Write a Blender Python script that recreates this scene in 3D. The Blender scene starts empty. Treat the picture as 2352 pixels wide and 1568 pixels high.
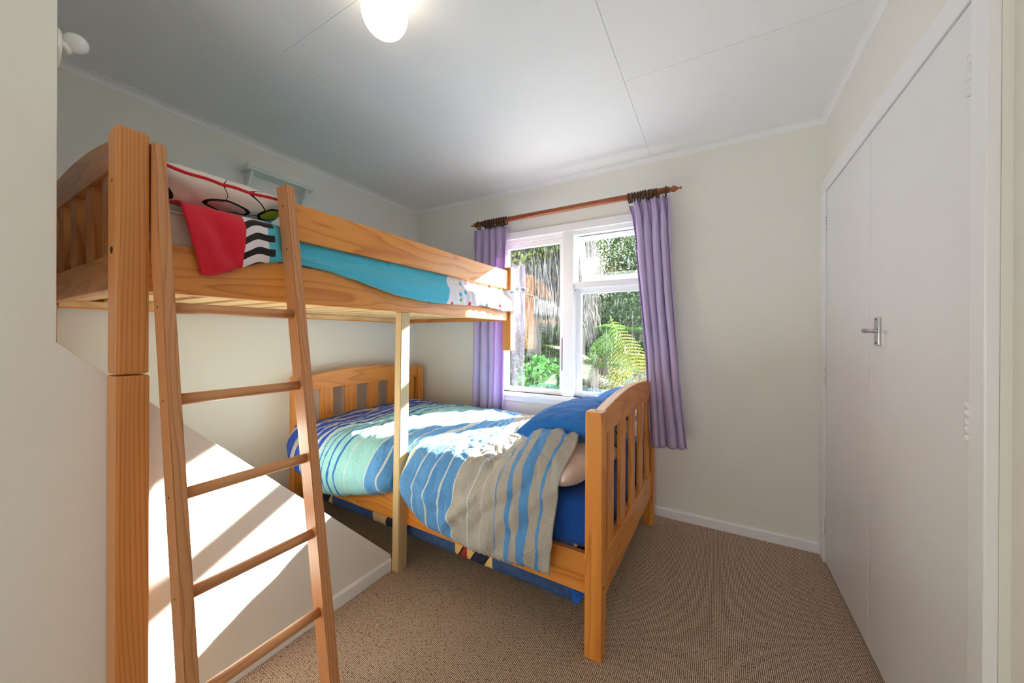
import bpy, bmesh, math, random
from mathutils import Vector, Matrix, noise
from math import sin, cos, pi, sqrt, exp, radians

S = bpy.context.scene
COL = S.collection
random.seed(7)

# ------------------------------------------------------------------ camera
cd = bpy.data.cameras.new('camera'); cam = bpy.data.objects.new('camera', cd); COL.objects.link(cam)
CAMZ = 1.1901
yaw, pitch, roll = .5156, -.0013, .0049
F = Vector((-sin(yaw)*cos(pitch), cos(yaw)*cos(pitch), sin(pitch)))
R0 = Vector((cos(yaw), sin(yaw), 0)); U0 = R0.cross(F)
R = cos(roll)*R0 + sin(roll)*U0; U = -sin(roll)*R0 + cos(roll)*U0
cam.matrix_world = Matrix(((R.x, U.x, -F.x, 0), (R.y, U.y, -F.y, 0), (R.z, U.z, -F.z, CAMZ), (0, 0, 0, 1)))
cd.sensor_width = 36; cd.lens = 36*814.339/2352
cd.shift_x = -4.839/2352; cd.shift_y = -10.498/2352
cd.clip_start = .02; cd.clip_end = 200
S.camera = cam

# ------------------------------------------------------------------ sky, sun, lights, exposure
w = bpy.data.worlds.new('sky'); S.world = w; w.use_nodes = True
bg = w.node_tree.nodes['Background']; bg.inputs[0].default_value = (.80, .90, 1, 1); bg.inputs[1].default_value = 6.5
sd = bpy.data.lights.new('sun', 'SUN'); sun = bpy.data.objects.new('sun', sd); COL.objects.link(sun)
sd.energy = 43; sd.angle = radians(1.1); sd.color = (1, .968, .915)
sun.rotation_euler = Vector((-.44, -1, -.53)).to_track_quat('-Z', 'Y').to_euler()
sun.location = (4, 9, 6)
def area(name, loc, direction, sx, sy, e, col):
    d = bpy.data.lights.new(name, 'AREA'); d.shape = 'RECTANGLE'; d.size = sx; d.size_y = sy; d.energy = e; d.color = col
    o = bpy.data.objects.new(name, d); COL.objects.link(o); o.location = loc
    o.rotation_euler = Vector(direction).to_track_quat('-Z', 'Y').to_euler(); return o
area('room_fill', (-.35, -2.60, .95), (-.12, .75, .62), 1.5, 1.8, 24, (.97, .985, 1))  # soft fill added behind the camera to brighten the room, standing in for hall light
S.view_settings.view_transform = 'Standard'; S.view_settings.look = 'None'
S.view_settings.gamma = 1; S.view_settings.use_curve_mapping = False
S.view_settings.exposure = 0.52
S.cycles.max_bounces = 14; S.cycles.diffuse_bounces = 8; S.cycles.transparent_max_bounces = 16
S.cycles.use_denoising = True
S.cycles.sample_clamp_indirect = 8

# ------------------------------------------------------------------ materials
def lin(c):
    return tuple(((v/255)/12.92 if v/255 <= .04045 else ((v/255+.055)/1.055)**2.4) for v in c) + (1,)
class NT:
    def __init__(s, name):
        s.m = bpy.data.materials.new(name); s.m.use_nodes = True; s.t = s.m.node_tree
        s.b = s.t.nodes['Principled BSDF']; s.out = s.t.nodes['Material Output']
    def n(s, typ, **kw):
        x = s.t.nodes.new(typ)
        for k, v in kw.items():
            if k.startswith('i_'):
                x.inputs[k[2:].replace('_', ' ')].default_value = v
            else: setattr(x, k, v)
        return x
    def l(s, a, b): s.t.links.new(a, b)
    def set(s, x, i, v):
        if hasattr(v, 'links') : s.l(v, x.inputs[i])
        else: x.inputs[i].default_value = v
    def math(s, op, a, b=0, c=None, clamp=False):
        x = s.n('ShaderNodeMath', operation=op); x.use_clamp = clamp
        s.set(x, 0, a); s.set(x, 1, b)
        if c is not None: s.set(x, 2, c)
        return x.outputs[0]
    def mix(s, f, a, b):
        x = s.n('ShaderNodeMix', data_type='RGBA'); s.set(x, 0, f); s.set(x, 6, a); s.set(x, 7, b); return x.outputs[2]
    def ramp(s, f, stops, interp='LINEAR'):
        x = s.n('ShaderNodeValToRGB'); cr = x.color_ramp; cr.interpolation = interp
        while len(cr.elements) < len(stops): cr.elements.new(.5)
        for e, (p, c) in zip(cr.elements, stops): e.position = p; e.color = c
        s.l(f, x.inputs[0]); return x.outputs[0]
    def noise(s, vec, scale, detail=3, rough=.55, dist=0):
        x = s.n('ShaderNodeTexNoise'); x.inputs['Scale'].default_value = scale; x.inputs['Detail'].default_value = detail
        x.inputs['Roughness'].default_value = rough; x.inputs['Distortion'].default_value = dist
        if vec is not None: s.l(vec, x.inputs['Vector'])
        return x.outputs[0]
    def coord(s, kind='Object'): return s.n('ShaderNodeTexCoord').outputs[kind]
    def map(s, vec, scale=(1, 1, 1), loc=(0, 0, 0), rot=(0, 0, 0)):
        x = s.n('ShaderNodeMapping'); s.l(vec, x.inputs[0]); x.inputs[1].default_value = loc; x.inputs[2].default_value = rot; x.inputs[3].default_value = scale
        return x.outputs[0]
    def sep(s, vec):
        x = s.n('ShaderNodeSeparateXYZ'); s.l(vec, x.inputs[0]); return x.outputs
    def bump(s, h, strength=.3, dist=.01):
        x = s.n('ShaderNodeBump'); x.inputs['Strength'].default_value = strength; x.inputs['Distance'].default_value = dist
        s.l(h, x.inputs['Height']); s.l(x.outputs[0], s.b.inputs['Normal'])

def paint(name, rgb, rough=.6, bump=.15, var=.03):
    t = NT(name); c = t.coord()
    n = t.noise(c, 1.6, 4)
    a = lin(rgb); b = tuple(v*(1-var*2) for v in a[:3])+(1,)
    t.l(t.mix(n, a, b), t.b.inputs['Base Color']); t.b.inputs['Roughness'].default_value = rough
    if bump: t.bump(t.noise(c, 260, 2), bump, .002)
    return t.m
def plain(name, rgb, rough=.5, metal=0, spec=.5):
    t = NT(name); n = t.noise(t.coord(), 30, 2); a = lin(rgb)
    t.l(t.mix(n, a, tuple(v*.86 for v in a[:3])+(1,)), t.b.inputs['Base Color'])
    t.b.inputs['Roughness'].default_value = rough; t.b.inputs['Metallic'].default_value = metal
    t.b.inputs['Specular IOR Level'].default_value = spec
    return t.m
def wood(name, axis, light, dark, rings=9, rough=.38, straight=0.0, shear=0.0):
    """pine: contour lines of a noise field stretched along the grain"""
    t = NT(name); c = t.coord()
    oi = t.n('ShaderNodeObjectInfo')
    off = t.n('ShaderNodeVectorMath', operation='SCALE'); cx = t.n('ShaderNodeCombineXYZ')
    for i in range(3): t.l(oi.outputs['Random'], cx.inputs[i])
    t.l(cx.outputs[0], off.inputs[0]); off.inputs[3].default_value = 37.0
    add = t.n('ShaderNodeVectorMath', operation='ADD'); t.l(c, add.inputs[0]); t.l(off.outputs[0], add.inputs[1])
    sc = [7.0, 7.0, 7.0]; sc['xyz'.index(axis)] = .85
    v = t.map(add.outputs[0], tuple(sc))
    fld = t.noise(v, 1.0, 2.0, .45, .25)
    if straight:
        p = t.sep(add.outputs[0]); oth = [i for i in range(3) if i != 'xyz'.index(axis)]
        s1 = t.math('ADD', p[oth[0]], p[oth[1]])
        if shear: s1 = t.math('ADD', s1, t.math('MULTIPLY', t.sep(c)[2], shear))
        fld = t.math('ADD', t.math('MULTIPLY', fld, .55), t.math('MULTIPLY', s1, straight))
    ph = t.math('MULTIPLY', fld, rings)
    fr = t.math('FRACT', ph)
    line = t.ramp(fr, [(0, (.1, .1, .1, 1)), (.15, (0, 0, 0, 1)), (.55, (.10, .10, .10, 1)), (.8, (.42, .42, .42, 1)), (.93, (.9, .9, .9, 1)), (1, (.1, .1, .1, 1))])
    sc2 = [160, 160, 160]; sc2['xyz'.index(axis)] = 5
    fine = t.noise(t.map(add.outputs[0], tuple(sc2)), 1, 2)
    tone = t.noise(t.map(add.outputs[0], (3, 3, 3)), 1, 2)
    base = t.mix(line, lin(light), lin(dark))
    dk = tuple(x*.80 for x in lin(dark)[:3])+(1,)
    base = t.mix(t.math('MULTIPLY', fine, .28), base, dk)
    lt = tuple(min(1, x*1.12) for x in lin(light)[:3])+(1,)
    base = t.mix(t.math('MULTIPLY', tone, .3), base, lt)
    t.l(base, t.b.inputs['Base Color']); t.b.inputs['Roughness'].default_value = rough
    t.b.inputs['Coat Weight'].default_value = .15; t.b.inputs['Coat Roughness'].default_value = .3
    t.bump(fine, .08, .001)
    return t.m
def fabric(name, rgb, weave=900, var=.12, rough=.85, sheen=.1):
    t = NT(name); c = t.coord(); a = lin(rgb)
    n = t.noise(c, 5, 3); 
    t.l(t.mix(n, tuple(v*(1-var) for v in a[:3])+(1,), tuple(min(1, v*(1+var)) for v in a[:3])+(1,)), t.b.inputs['Base Color'])
    t.b.inputs['Roughness'].default_value = rough; t.b.inputs['Sheen Weight'].default_value = sheen
    t.bump(t.noise(c, weave, 1), .15, .001)
    return t.m

M = {}
M['wall'] = paint('wall_paint', (233, 232, 224), .65)
M['ceil'] = paint('ceiling_paint', (238, 238, 238), .7, .25)
M['trimw'] = paint('white_gloss_paint', (238, 239, 241), .3, .04)
M['door'] = paint('door_paint', (232, 233, 235), .35, .04)
M['jointg'] = plain('joint_grey', (196, 194, 188), .9)
M['gap'] = plain('dark_gap', (58, 54, 48), .9)
P1, P2 = (216, 146, 78), (166, 92, 36)
for a in 'xyz':
    M['pine_'+a] = wood('varnished_pine_'+a, a, P1, P2, 10)
    M['orange_'+a] = wood('orange_pine_'+a, a, (230, 154, 66), (184, 96, 26), 10)
    M['slat_'+a] = wood('raw_pine_'+a, a, (240, 205, 150), (214, 158, 96), 8, .6)
M['post_z'] = wood('straight_pine_post', 'z', (208, 140, 74), (158, 88, 38), 13, .38, 7.5)
M['ladder_z'] = wood('ladder_pine', 'z', (202, 142, 92), (152, 92, 54), 12, .42, 6.5, .165)
M['ladder_y'] = wood('ladder_pine_rung', 'y', (204, 146, 96), (166, 108, 66), 10, .45, 1.5)
M['timber_z'] = wood('bare_framing_timber', 'z', (214, 190, 146), (176, 146, 98), 14, .7, 7.0)
M['rodwood'] = wood('mahogany_rod', 'x', (158, 84, 42), (110, 50, 22), 10, .28)
M['ringwood'] = wood('dark_ring_wood', 'x', (72, 46, 34), (44, 27, 20), 8, .35)
M['chrome'] = plain('chrome', (205, 205, 208), .12, 1)
M['metal_dark'] = plain('dark_bolt_metal', (40, 36, 32), .4, .6)
M['mint'] = paint('mint_shelf_paint', (230, 236, 228), .5, .05)
M['curtain'] = None
M['rose'] = plain('white_porcelain', (236, 235, 228), .25)
M['bark'] = plain('grey_bark', (96, 92, 88), .9)

# carpet
t = NT('loop_carpet'); c = t.coord(); x = t.sep(c)
wob = t.math('MULTIPLY', t.math('SUBTRACT', t.noise(c, 9, 2), .5), .004)
rx = t.math('ADD', x[0], wob)
rib = t.math('SINE', t.math('MULTIPLY', rx, 2*pi/.0064))
loops = t.math('SINE', t.math('ADD', t.math('MULTIPLY', x[1], 2*pi/.0075), t.math('MULTIPLY', t.noise(t.map(c, (150, 30, 1)), 1, 1), 9)))
hgt = t.math('ADD', t.math('MULTIPLY', rib, .36), t.math('MULTIPLY', loops, .14))
hgt = t.math('ADD', hgt, .5)
col = t.ramp(hgt, [(0, lin((74, 54, 42))), (.42, lin((160, 135, 112))), (.62, lin((220, 196, 170))), (1, lin((248, 228, 204)))])
fleck = t.noise(t.map(c, (170, 120, 1)), 1, 2, .7)
col = t.mix(t.ramp(fleck, [(.36, (1, 1, 1, 1)), (.46, (0, 0, 0, 1))]), col, lin((92, 76, 64)))
big = t.noise(c, 2.2, 3)
col = t.mix(t.math('MULTIPLY', big, .35), col, lin((158, 134, 112)))
t.l(col, t.b.inputs['Base Color']); t.b.inputs['Roughness'].default_value = .95; t.b.inputs['Specular IOR Level'].default_value = .1
t.bump(hgt, .5, .004); M['carpet'] = t.m

# curtain lilac, lets some light through
t = NT('lilac_curtain'); c = t.coord(); a = lin((206, 190, 224))
wv = t.noise(t.map(c, (900, 900, 40)), 1, 1)
colr = t.mix(t.math('MULTIPLY', wv, .35), a, lin((178, 158, 204)))
t.l(colr, t.b.inputs['Base Color']); t.b.inputs['Roughness'].default_value = .8; t.b.inputs['Sheen Weight'].default_value = .2
tr = t.n('ShaderNodeBsdfTranslucent'); tr.inputs[0].default_value = lin((196, 150, 205))
mx = t.n('ShaderNodeMixShader'); mx.inputs[0].default_value = .22
t.l(t.b.outputs[0], mx.inputs[1]); t.l(tr.outputs[0], mx.inputs[2]); t.l(mx.outputs[0], t.out.inputs[0]); M['curtain'] = t.m

# window glass with a little dust
t = NT('window_glass'); c = t.coord()
tp = t.n('ShaderNodeBsdfTransparent'); tp.inputs[0].default_value = (.97, .99, .98, 1)
gl = t.n('ShaderNodeBsdfGlossy'); gl.inputs['Roughness'].default_value = 0
fr = t.n('ShaderNodeFresnel'); fr.inputs[0].default_value = 1.5
m1 = t.n('ShaderNodeMixShader'); t.l(fr.outputs[0], m1.inputs[0]); t.l(tp.outputs[0], m1.inputs[1]); t.l(gl.outputs[0], m1.inputs[2])
df = t.n('ShaderNodeBsdfTranslucent'); df.inputs[0].default_value = (.9, .93, .95, 1)
strk = t.noise(t.map(c, (60, 60, 9)), 1, 4, .7)
dust = t.ramp(strk, [(.56, (0, 0, 0, 1)), (.85, (.05, .05, .05, 1))])
m2 = t.n('ShaderNodeMixShader'); t.l(dust, m2.inputs[0]); t.l(m1.outputs[0], m2.inputs[1]); t.l(df.outputs[0], m2.inputs[2]); t.l(m2.outputs[0], t.out.inputs[0])
M['glass'] = t.m

# glowing opal globe
t = NT('lit_opal_glass'); t.b.inputs['Base Color'].default_value = (.9, .85, .75, 1)
t.b.inputs['Emission Color'].default_value = (1, .86, .64, 1); t.b.inputs['Emission Strength'].default_value = 3.4
lw = t.n('ShaderNodeLayerWeight'); lw.inputs[0].default_value = .35
es = t.ramp(lw.outputs['Facing'], [(0, (1, .90, .74, 1)), (.7, (1, .82, .55, 1)), (1, (.8, .5, .25, 1))]); t.l(es, t.b.inputs['Emission Color'])
M['globe'] = t.m

# ------------------------------------------------------------------ object helpers
def link(name, me, mats, parent=None, loc=None, **props):
    o = bpy.data.objects.new(name, me); COL.objects.link(o)
    for m_ in (mats if isinstance(mats, (list, tuple)) else [mats]): me.materials.append(m_)
    if loc is not None: o.location = loc
    if parent is not None: o.parent = parent
    for k, v in props.items(): o[k] = v
    return o
def root(name, loc, label=None, cat=None, group=None, kind=None, rz=0):
    o = bpy.data.objects.new(name, None); COL.objects.link(o); o.location = loc; o.rotation_euler = (0, 0, rz)
    o.empty_display_size = .05
    if label: o['label'] = label
    if cat: o['category'] = cat
    if group: o['group'] = group
    if kind: o['kind'] = kind
    return o
def ploc(parent, c, local):
    return Vector(c) if (parent is None or local) else Vector(c) - parent.location
def smooth(me, on=True):
    for p in me.polygons: p.use_smooth = on
def box(name, x0, x1, y0, y1, z0, z1, mat, parent=None, bev=.003, local=False, taper=None, **props):
    c = Vector(((x0+x1)/2, (y0+y1)/2, (z0+z1)/2)); bm = bmesh.new(); bmesh.ops.create_cube(bm, size=1)
    for v in bm.verts: v.co = Vector((v.co.x*(x1-x0), v.co.y*(y1-y0), v.co.z*(z1-z0)))
    if taper:
        for v in bm.verts:
            if v.co.z < 0: v.co.x *= taper; v.co.y *= taper
    b = min(bev, .3*min(x1-x0, y1-y0, z1-z0))
    if b > 0: bmesh.ops.bevel(bm, geom=list(bm.edges), offset=b, segments=2, affect='EDGES', profile=.6)
    me = bpy.data.meshes.new(name); bm.to_mesh(me); bm.free()
    return link(name, me, mat, parent, ploc(parent, c, local), **props)
def prism(name, poly, axis, a0, a1, mat, parent=None, bev=0, local=False, **props):
    """poly: 2D points in the other two axes in order (x,y,z minus axis)"""
    oth = [i for i in range(3) if i != 'xyz'.index(axis)]; k = 'xyz'.index(axis)
    cx = sum(p[0] for p in poly)/len(poly); cy = sum(p[1] for p in poly)/len(poly); c = Vector((0, 0, 0)); c[oth[0]] = cx; c[oth[1]] = cy; c[k] = (a0+a1)/2
    bm = bmesh.new(); lay = []
    for a in (a0, a1):
        L = []
        for p in poly:
            v = Vector((0, 0, 0)); v[oth[0]] = p[0]-cx; v[oth[1]] = p[1]-cy; v[k] = a-c[k]; L.append(bm.verts.new(v))
        lay.append(L)
    n = len(poly); bm.faces.new(lay[0]); bm.faces.new(lay[1][::-1])
    for i in range(n): bm.faces.new((lay[0][i], lay[1][i], lay[1][(i+1) % n], lay[0][(i+1) % n]))
    bmesh.ops.recalc_face_normals(bm, faces=bm.faces)
    if bev:
        ed = [e for e in bm.edges if len(e.link_faces) == 2 and e.calc_face_angle(0) > .7]
        bmesh.ops.bevel(bm, geom=ed, offset=bev, segments=2, affect='EDGES', profile=.6)
    me = bpy.data.meshes.new(name); bm.to_mesh(me); bm.free()
    return link(name, me, mat, parent, ploc(parent, c, local), **props)
def tube(name, pts, r, mat, parent=None, seg=12, cap=True, local=False, **props):
    """r: radius or list"""
    pts = [Vector(p) for p in pts]; c = sum(pts, Vector())/len(pts); rs = r if isinstance(r, (list, tuple)) else [r]*len(pts)
    bm = bmesh.new(); rings = []; up = None
    for i, p in enumerate(pts):
        d = (pts[min(i+1, len(pts)-1)] - pts[max(i-1, 0)]).normalized()
        if up is None: up = Vector((0, 0, 1)) if abs(d.z) < .9 else Vector((1, 0, 0))
        a = d.cross(up).normalized(); b = a.cross(d).normalized(); up = b
        rings.append([bm.verts.new(p-c+(a*cos(2*pi*j/seg)+b*sin(2*pi*j/seg))*max(rs[i], 1e-5)) for j in range(seg)])
    for A, B in zip(rings, rings[1:]):
        for j in range(seg): bm.faces.new((A[j], A[(j+1) % seg], B[(j+1) % seg], B[j]))
    if cap: bm.faces.new(rings[0][::-1]); bm.faces.new(rings[-1])
    bmesh.ops.recalc_face_normals(bm, faces=bm.faces)
    me = bpy.data.meshes.new(name); bm.to_mesh(me); bm.free(); smooth(me)
    for p in me.polygons:
        if len(p.vertices) > 4: p.use_smooth = False
    return link(name, me, mat, parent, ploc(parent, c, local), **props)
def catmull(P, n):
    """n samples by chord length along a Catmull-Rom through P (tuples)"""
    P = [Vector(p) for p in P]; Q = [P[0]*2-P[1]] + P + [P[-1]*2-P[-2]]; out = []
    dense = []
    for i in range(1, len(Q)-2):
        for k in range(12):
            s = k/12; a, b, c_, d = Q[i-1], Q[i], Q[i+1], Q[i+2]
            dense.append(.5*((2*b)+(c_-a)*s+(2*a-5*b+4*c_-d)*s*s+(3*b-a-3*c_+d)*s**3))
    dense.append(Q[-2]); L = [0]
    for a, b in zip(dense, dense[1:]): L.append(L[-1]+(b-a).length)
    j = 0
    for k in range(n):
        x = L[-1]*k/(n-1)
        while j < len(L)-2 and L[j+1] < x: j += 1
        f = (x-L[j])/max(1e-9, L[j+1]-L[j]); out.append(dense[j].lerp(dense[j+1], min(1, f)))
    return out
def grid(name, nu, nv, P, mat, parent=None, uv=None, solid=0, closed=False, origin=None, **props):
    """P[i][j] world points"""
    c = Vector(origin) if origin else sum((P[i][j] for i in range(nu) for j in range(nv)), Vector())/(nu*nv)
    verts = [P[i][j]-c for i in range(nu) for j in range(nv)]; fs = []
    for i in range(nu-1):
        for j in range(nv-1): fs.append((i*nv+j, (i+1)*nv+j, (i+1)*nv+j+1, i*nv+j+1))
    me = bpy.data.meshes.new(name); me.from_pydata([tuple(v) for v in verts], [], fs); me.update()
    ul = me.uv_layers.new(name='uv')
    for lp in me.loops:
        i, j = divmod(lp.vertex_index, nv); ul.data[lp.index].uv = uv(i, j) if uv else (i/(nu-1), j/(nv-1))
    smooth(me)
    o = link(name, me, mat, parent, ploc(parent, c, False), **props)
    if solid:
        md = o.modifiers.new('thick', 'SOLIDIFY'); md.thickness = solid; md.offset = -1
    return o
def sphere(name, c, r, mat, parent=None, sc=(1, 1, 1), seg=32, local=False, **props):
    bm = bmesh.new(); bmesh.ops.create_uvsphere(bm, u_segments=seg, v_segments=seg//2, radius=r)
    for v in bm.verts: v.co = Vector((v.co.x*sc[0], v.co.y*sc[1], v.co.z*sc[2]))
    me = bpy.data.meshes.new(name); bm.to_mesh(me); bm.free(); smooth(me)
    return link(name, me, mat, parent, ploc(parent, c, local), **props)
def fbm(v, s, o=3): return noise.fractal(Vector(v)*s, 1.0, 2.0, o)

# ------------------------------------------------------------------ room shell
XL, XR, YB, H = -2.528, .5268, 2.5446, 2.4
XB = -1.4388; YF = -2.75; XN = .5440
ST = dict(kind='structure')
box('floor', XL-.1, XN+.1, YF-.1, YB+.1, -.08, 0, M['carpet'], bev=0, **ST)
# ceiling: backing plus board panels with fine open joints
ceil = root('ceiling', (-.9, .6, H), kind='structure')
box('ceiling_backing', XL-.1, XN+.1, YF-.1, YB+.1, H+.003, H+.06, M['jointg'], ceil, bev=0)
cols = [(XL-.05, -1.617, [1.740, -.70, -2.0]), (-1.617, -.3805, [.832, -.40, -1.6]), (-.3805, XN+.05, [1.7205, .5, -.72, -1.9])]
for x0, x1, cuts in cols:
    ys = [YB+.05]+[q for q in cuts if q < YB]+[YF-.05]
    for a, b in zip(ys, ys[1:]):
        box('ceiling_panel', x0+.0007, x1-.0007, b+.0007, a-.0007, H, H+.0028, M['ceil'], ceil, bev=.0006)
# window opening in the back wall
WX0, WX1, WZ0, WZ1 = -1.585, -.355, .735, 1.99
wb = root('wall_back', (-.9, YB, 0), kind='structure')
for a in ((XL-.1, WX0, 0, H), (WX1, XR+.1, 0, H), (WX0, WX1, 0, WZ0), (WX0, WX1, WZ1, H)):
    box('wall_panel', a[0], a[1], YB, YB+.12, a[2], a[3]+.0, M['wall'], wb, bev=0)
box('wall_left', XL-.1, XL, -.2, YB, 0, H, M['wall'], bev=0, **ST)
box('wall_right', XR, XR+.12, 1.1630, YB, 0, H, M['wall'], bev=0, **ST)
box('wall_right_near', XN, XN+.12, YF, 1.1625, 0, H, M['wall'], bev=0, **ST)
prism('wall_stairwell', [(YF, 0), (YF, H), (.2079, H), (.2079, 1.17), (1.272, .069), (1.272, 0)], 'x', XL+.001, XB, M['wall'], bev=.0015, **ST)
wf = root('wall_front', (0, YF, 0), kind='structure')
box('wall_panel', XB, -1.15, YF-.1, YF, 0, H, M['wall'], wf, bev=0)
box('wall_panel', .42, XN+.1, YF-.1, YF, 0, H, M['wall'], wf, bev=0)
box('wall_panel', -1.15, .42, YF-.1, YF, 2.3, H, M['wall'], wf, bev=0)
box('wall_panel', -1.15, .42, YF-.14, YF-.1, 0, 2.3, M['wall'], wf, bev=0)
# cornices (scotia) and skirtings
def scotia(n=6, c_=.031):
    pts = [(0, 0)]
    for i in range(n+1):
        a = pi/2*i/n; pts.append((c_ - c_*sin(a)*.78 - .0 if 0 < i < n else (c_ if i == 0 else 0.0), -c_ + c_*cos(a)*.78 if 0 < i < n else (0 if i == 0 else -c_)))
    return pts
def cornice(name, axis, a0, a1, org, sgn):
    prof = []; C_ = .031; n = 6
    prof.append((0, 0)); prof.append((C_, 0)); prof.append((C_, -.003))
    for i in range(1, n):
        a = pi/2*i/n; prof.append((C_-.002-(C_-.006)*sin(a), -C_+.004+(C_-.008)*(1-sin(a)) * 1.0 if False else -.003-(C_-.006)*(1-cos(a))))
    prof.append((.003, -C_+.003)); prof.append((.003, -C_)); prof.append((0, -C_))
    poly = [(org+sgn*p[0], H+p[1]) for p in prof]
    return prism(name, poly, axis, a0, a1, M['trimw'] if False else M['ceil'], **ST)
cornice('trim_1', 'y', .2, YB, XL, 1)
cornice('trim_2', 'x', XL, XR, YB, -1)
cornice('trim_3', 'y', 1.163, YB, XR, -1)
cornice('trim_4', 'y', YF, 1.16, XN, -1)
cornice('trim_5', 'y', YF, .2079, XB, 1)
def skirt(name, axis, a0, a1, org, sgn, h_=.0585, t_=.014):
    poly = [(org, 0), (org+sgn*t_, 0), (org+sgn*t_, h_-.008), (org+sgn*(t_-.006), h_), (org, h_)]
    return prism(name, poly, axis, a0, a1, M['trimw'], **ST)
skirt('baseboard_back', 'x', XL, XR-.016, YB, -1)
skirt('baseboard_left', 'y', 1.28, YB, XL, 1)
skirt('baseboard_stairwell', 'y', YF, 1.262, XB, 1)
skirt('baseboard_right', 'y', YF, 1.16, XN, -1)

# ------------------------------------------------------------------ window
win = root('window_1', (-.97, YB, WZ0), kind='structure')
TW = M['trimw']
box('casing', WX0-.05, WX1+.05, YB-.016, YB, 1.988, 2.046, TW, win, .004)       # head casing
box('casing', WX0-.05, WX0+.008, YB-.016, YB, .735, 1.988, TW, win, .004)
box('casing', WX1-.008, WX1+.05, YB-.016, YB, .735, 1.988, TW, win, .004)
box('window_sill', WX0-.05, WX1+.05, YB-.045, YB+.12, .706, .735, TW, win, .004)
box('sill_apron', WX0-.05, WX1+.05, YB-.012, YB, .66, .706, TW, win, .003)
box('outer_frame', WX0, WX1, YB+.01, YB+.115, 1.958, 1.99, TW, win, .002)
box('outer_frame', WX0, WX0+.03, YB+.01, YB+.115, .735, 1.96, TW, win, .002)
box('outer_frame', WX1-.022, WX1, YB+.01, YB+.115, .735, 1.96, TW, win, .002)
box('mullion', -1.012, -.928, YB-.012, YB+.115, .735, 1.99, TW, win, .003)
# left light: fixed sash round one big pane
gy = YB+.045
def sash(x0, x1, z0, z1, s, y0, y1, bot=None):
    sh = root('window_sash', (0, 0, 0)); sh.parent = win; sh.location = Vector(((x0+x1)/2, (y0+y1)/2, z0)) - win.location
    off = Vector(((x0+x1)/2, (y0+y1)/2, z0)); b_ = bot or s
    for a in ((x0, x0+s, z0, z1), (x1-s, x1, z0, z1), (x0+s, x1-s, z0, z0+b_), (x0+s, x1-s, z1-s, z1)):
        o = box('sash_bar', a[0]-off.x, a[1]-off.x, y0-off.y, y1-off.y, a[2]-off.z, a[3]-off.z, TW, None, .003); o.parent = sh
    g = box('window_pane', x0+s-.004-off.x, x1-s+.004-off.x, -.0015, .0015, b_-.004, z1-s+.004-off.z, M['glass'], None, 0); g.parent = sh
    return sh
sash(WX0+.03, -1.012, .735, 1.956, .038, gy-.02, gy+.018)
box('sash_stay', -1.027, -1.018, gy-.036, gy-.024, .93, 1.18, M['metal_dark'], win, .001)
# right light: fixed lower pane, transom, open awning above
sash(-.924, WX1-.022, .735, 1.556, .040, gy-.005, gy+.033)
box('transom', -.928, WX1-.02, YB+.002, YB+.115, 1.553, 1.600, TW, win, .003)
aw = sash(-.918, WX1-.026, 1.602, 1.957, .040, gy+.01, gy+.045)
# hang the awning sash from its top edge, swung outwards
hz = 1.957; ang = radians(19)
piv = Vector((0, gy+.03, hz))
c0 = aw.location + win.location; d = c0-Vector((c0.x, piv.y, piv.z))
dy, dz = d.y*cos(ang)-d.z*sin(ang), d.y*sin(ang)+d.z*cos(ang)
aw.location = Vector((c0.x, piv.y+dy, piv.z+dz)) - win.location; aw.rotation_euler = (ang, 0, 0)

# ------------------------------------------------------------------ built-in cupboard doors, right wall
door = root('door_1', (XR, 1.83, 0), kind='structure')
XD = XR-.004
def leaf(y0, y1):
    c = Vector((XD, (y0+y1)/2, 0)); me_o = box('door_leaf', XD-.012, XD+.0, y0, y1, .012, 1.966, M['door'], door, .002); return me_o
lf2 = leaf(1.8415, 2.4440)
lf1 = leaf(1.2215, 1.8385)
box('door_gap', XR-.0035, XR-.001, 1.2185, 2.4475, 0.0, 1.9695, M['gap'], door, 0)
AR = (XR-.022, XR)
box('architrave', AR[0], AR[1], 1.1632, YB-.0005, 1.9695, 2.043, TW, door, .003)
box('architrave', AR[0], AR[1], 2.4475, YB-.0005, 0, 1.9695, TW, door, .003)
box('architrave', AR[0], AR[1], 1.1632, 1.2185, 0, 1.9695, TW, door, .003)
def hinge(leafo, y, z0, z1):
    h = root('hinge', (0, 0, 0)); h.parent = leafo
    wl = leafo.location + door.location; h.location = Vector((XR-.018, y, z0)) - wl
    return h
def barrel(leafo, y, z0, z1):
    wl = leafo.location + door.location
    bm = bmesh.new(); n = 5; dz_ = (z1-z0)/n
    for i in range(n):
        r_ = bmesh.ops.create_cone(bm, cap_ends=True, segments=12, radius1=.0052, radius2=.0052, depth=dz_-.0012)
        bmesh.ops.translate(bm, verts=r_['verts'], vec=(0, 0, (i+.5)*dz_-(z1-z0)/2))
    me = bpy.data.meshes.new('hinge'); bm.to_mesh(me); bm.free(); smooth(me)
    o = link('hinge', me, TW); o.parent = leafo; o.location = Vector((XR-.021, y, (z0+z1)/2))-wl
for z0, z1 in ((1.746, 1.840), (.952, 1.046), (.150, .244)): barrel(lf1, 1.2200, z0, z1)
for z0, z1 in ((1.747, 1.848), (.947, 1.043), (.141, .244)): barrel(lf2, 2.4455, z0, z1)
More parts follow.
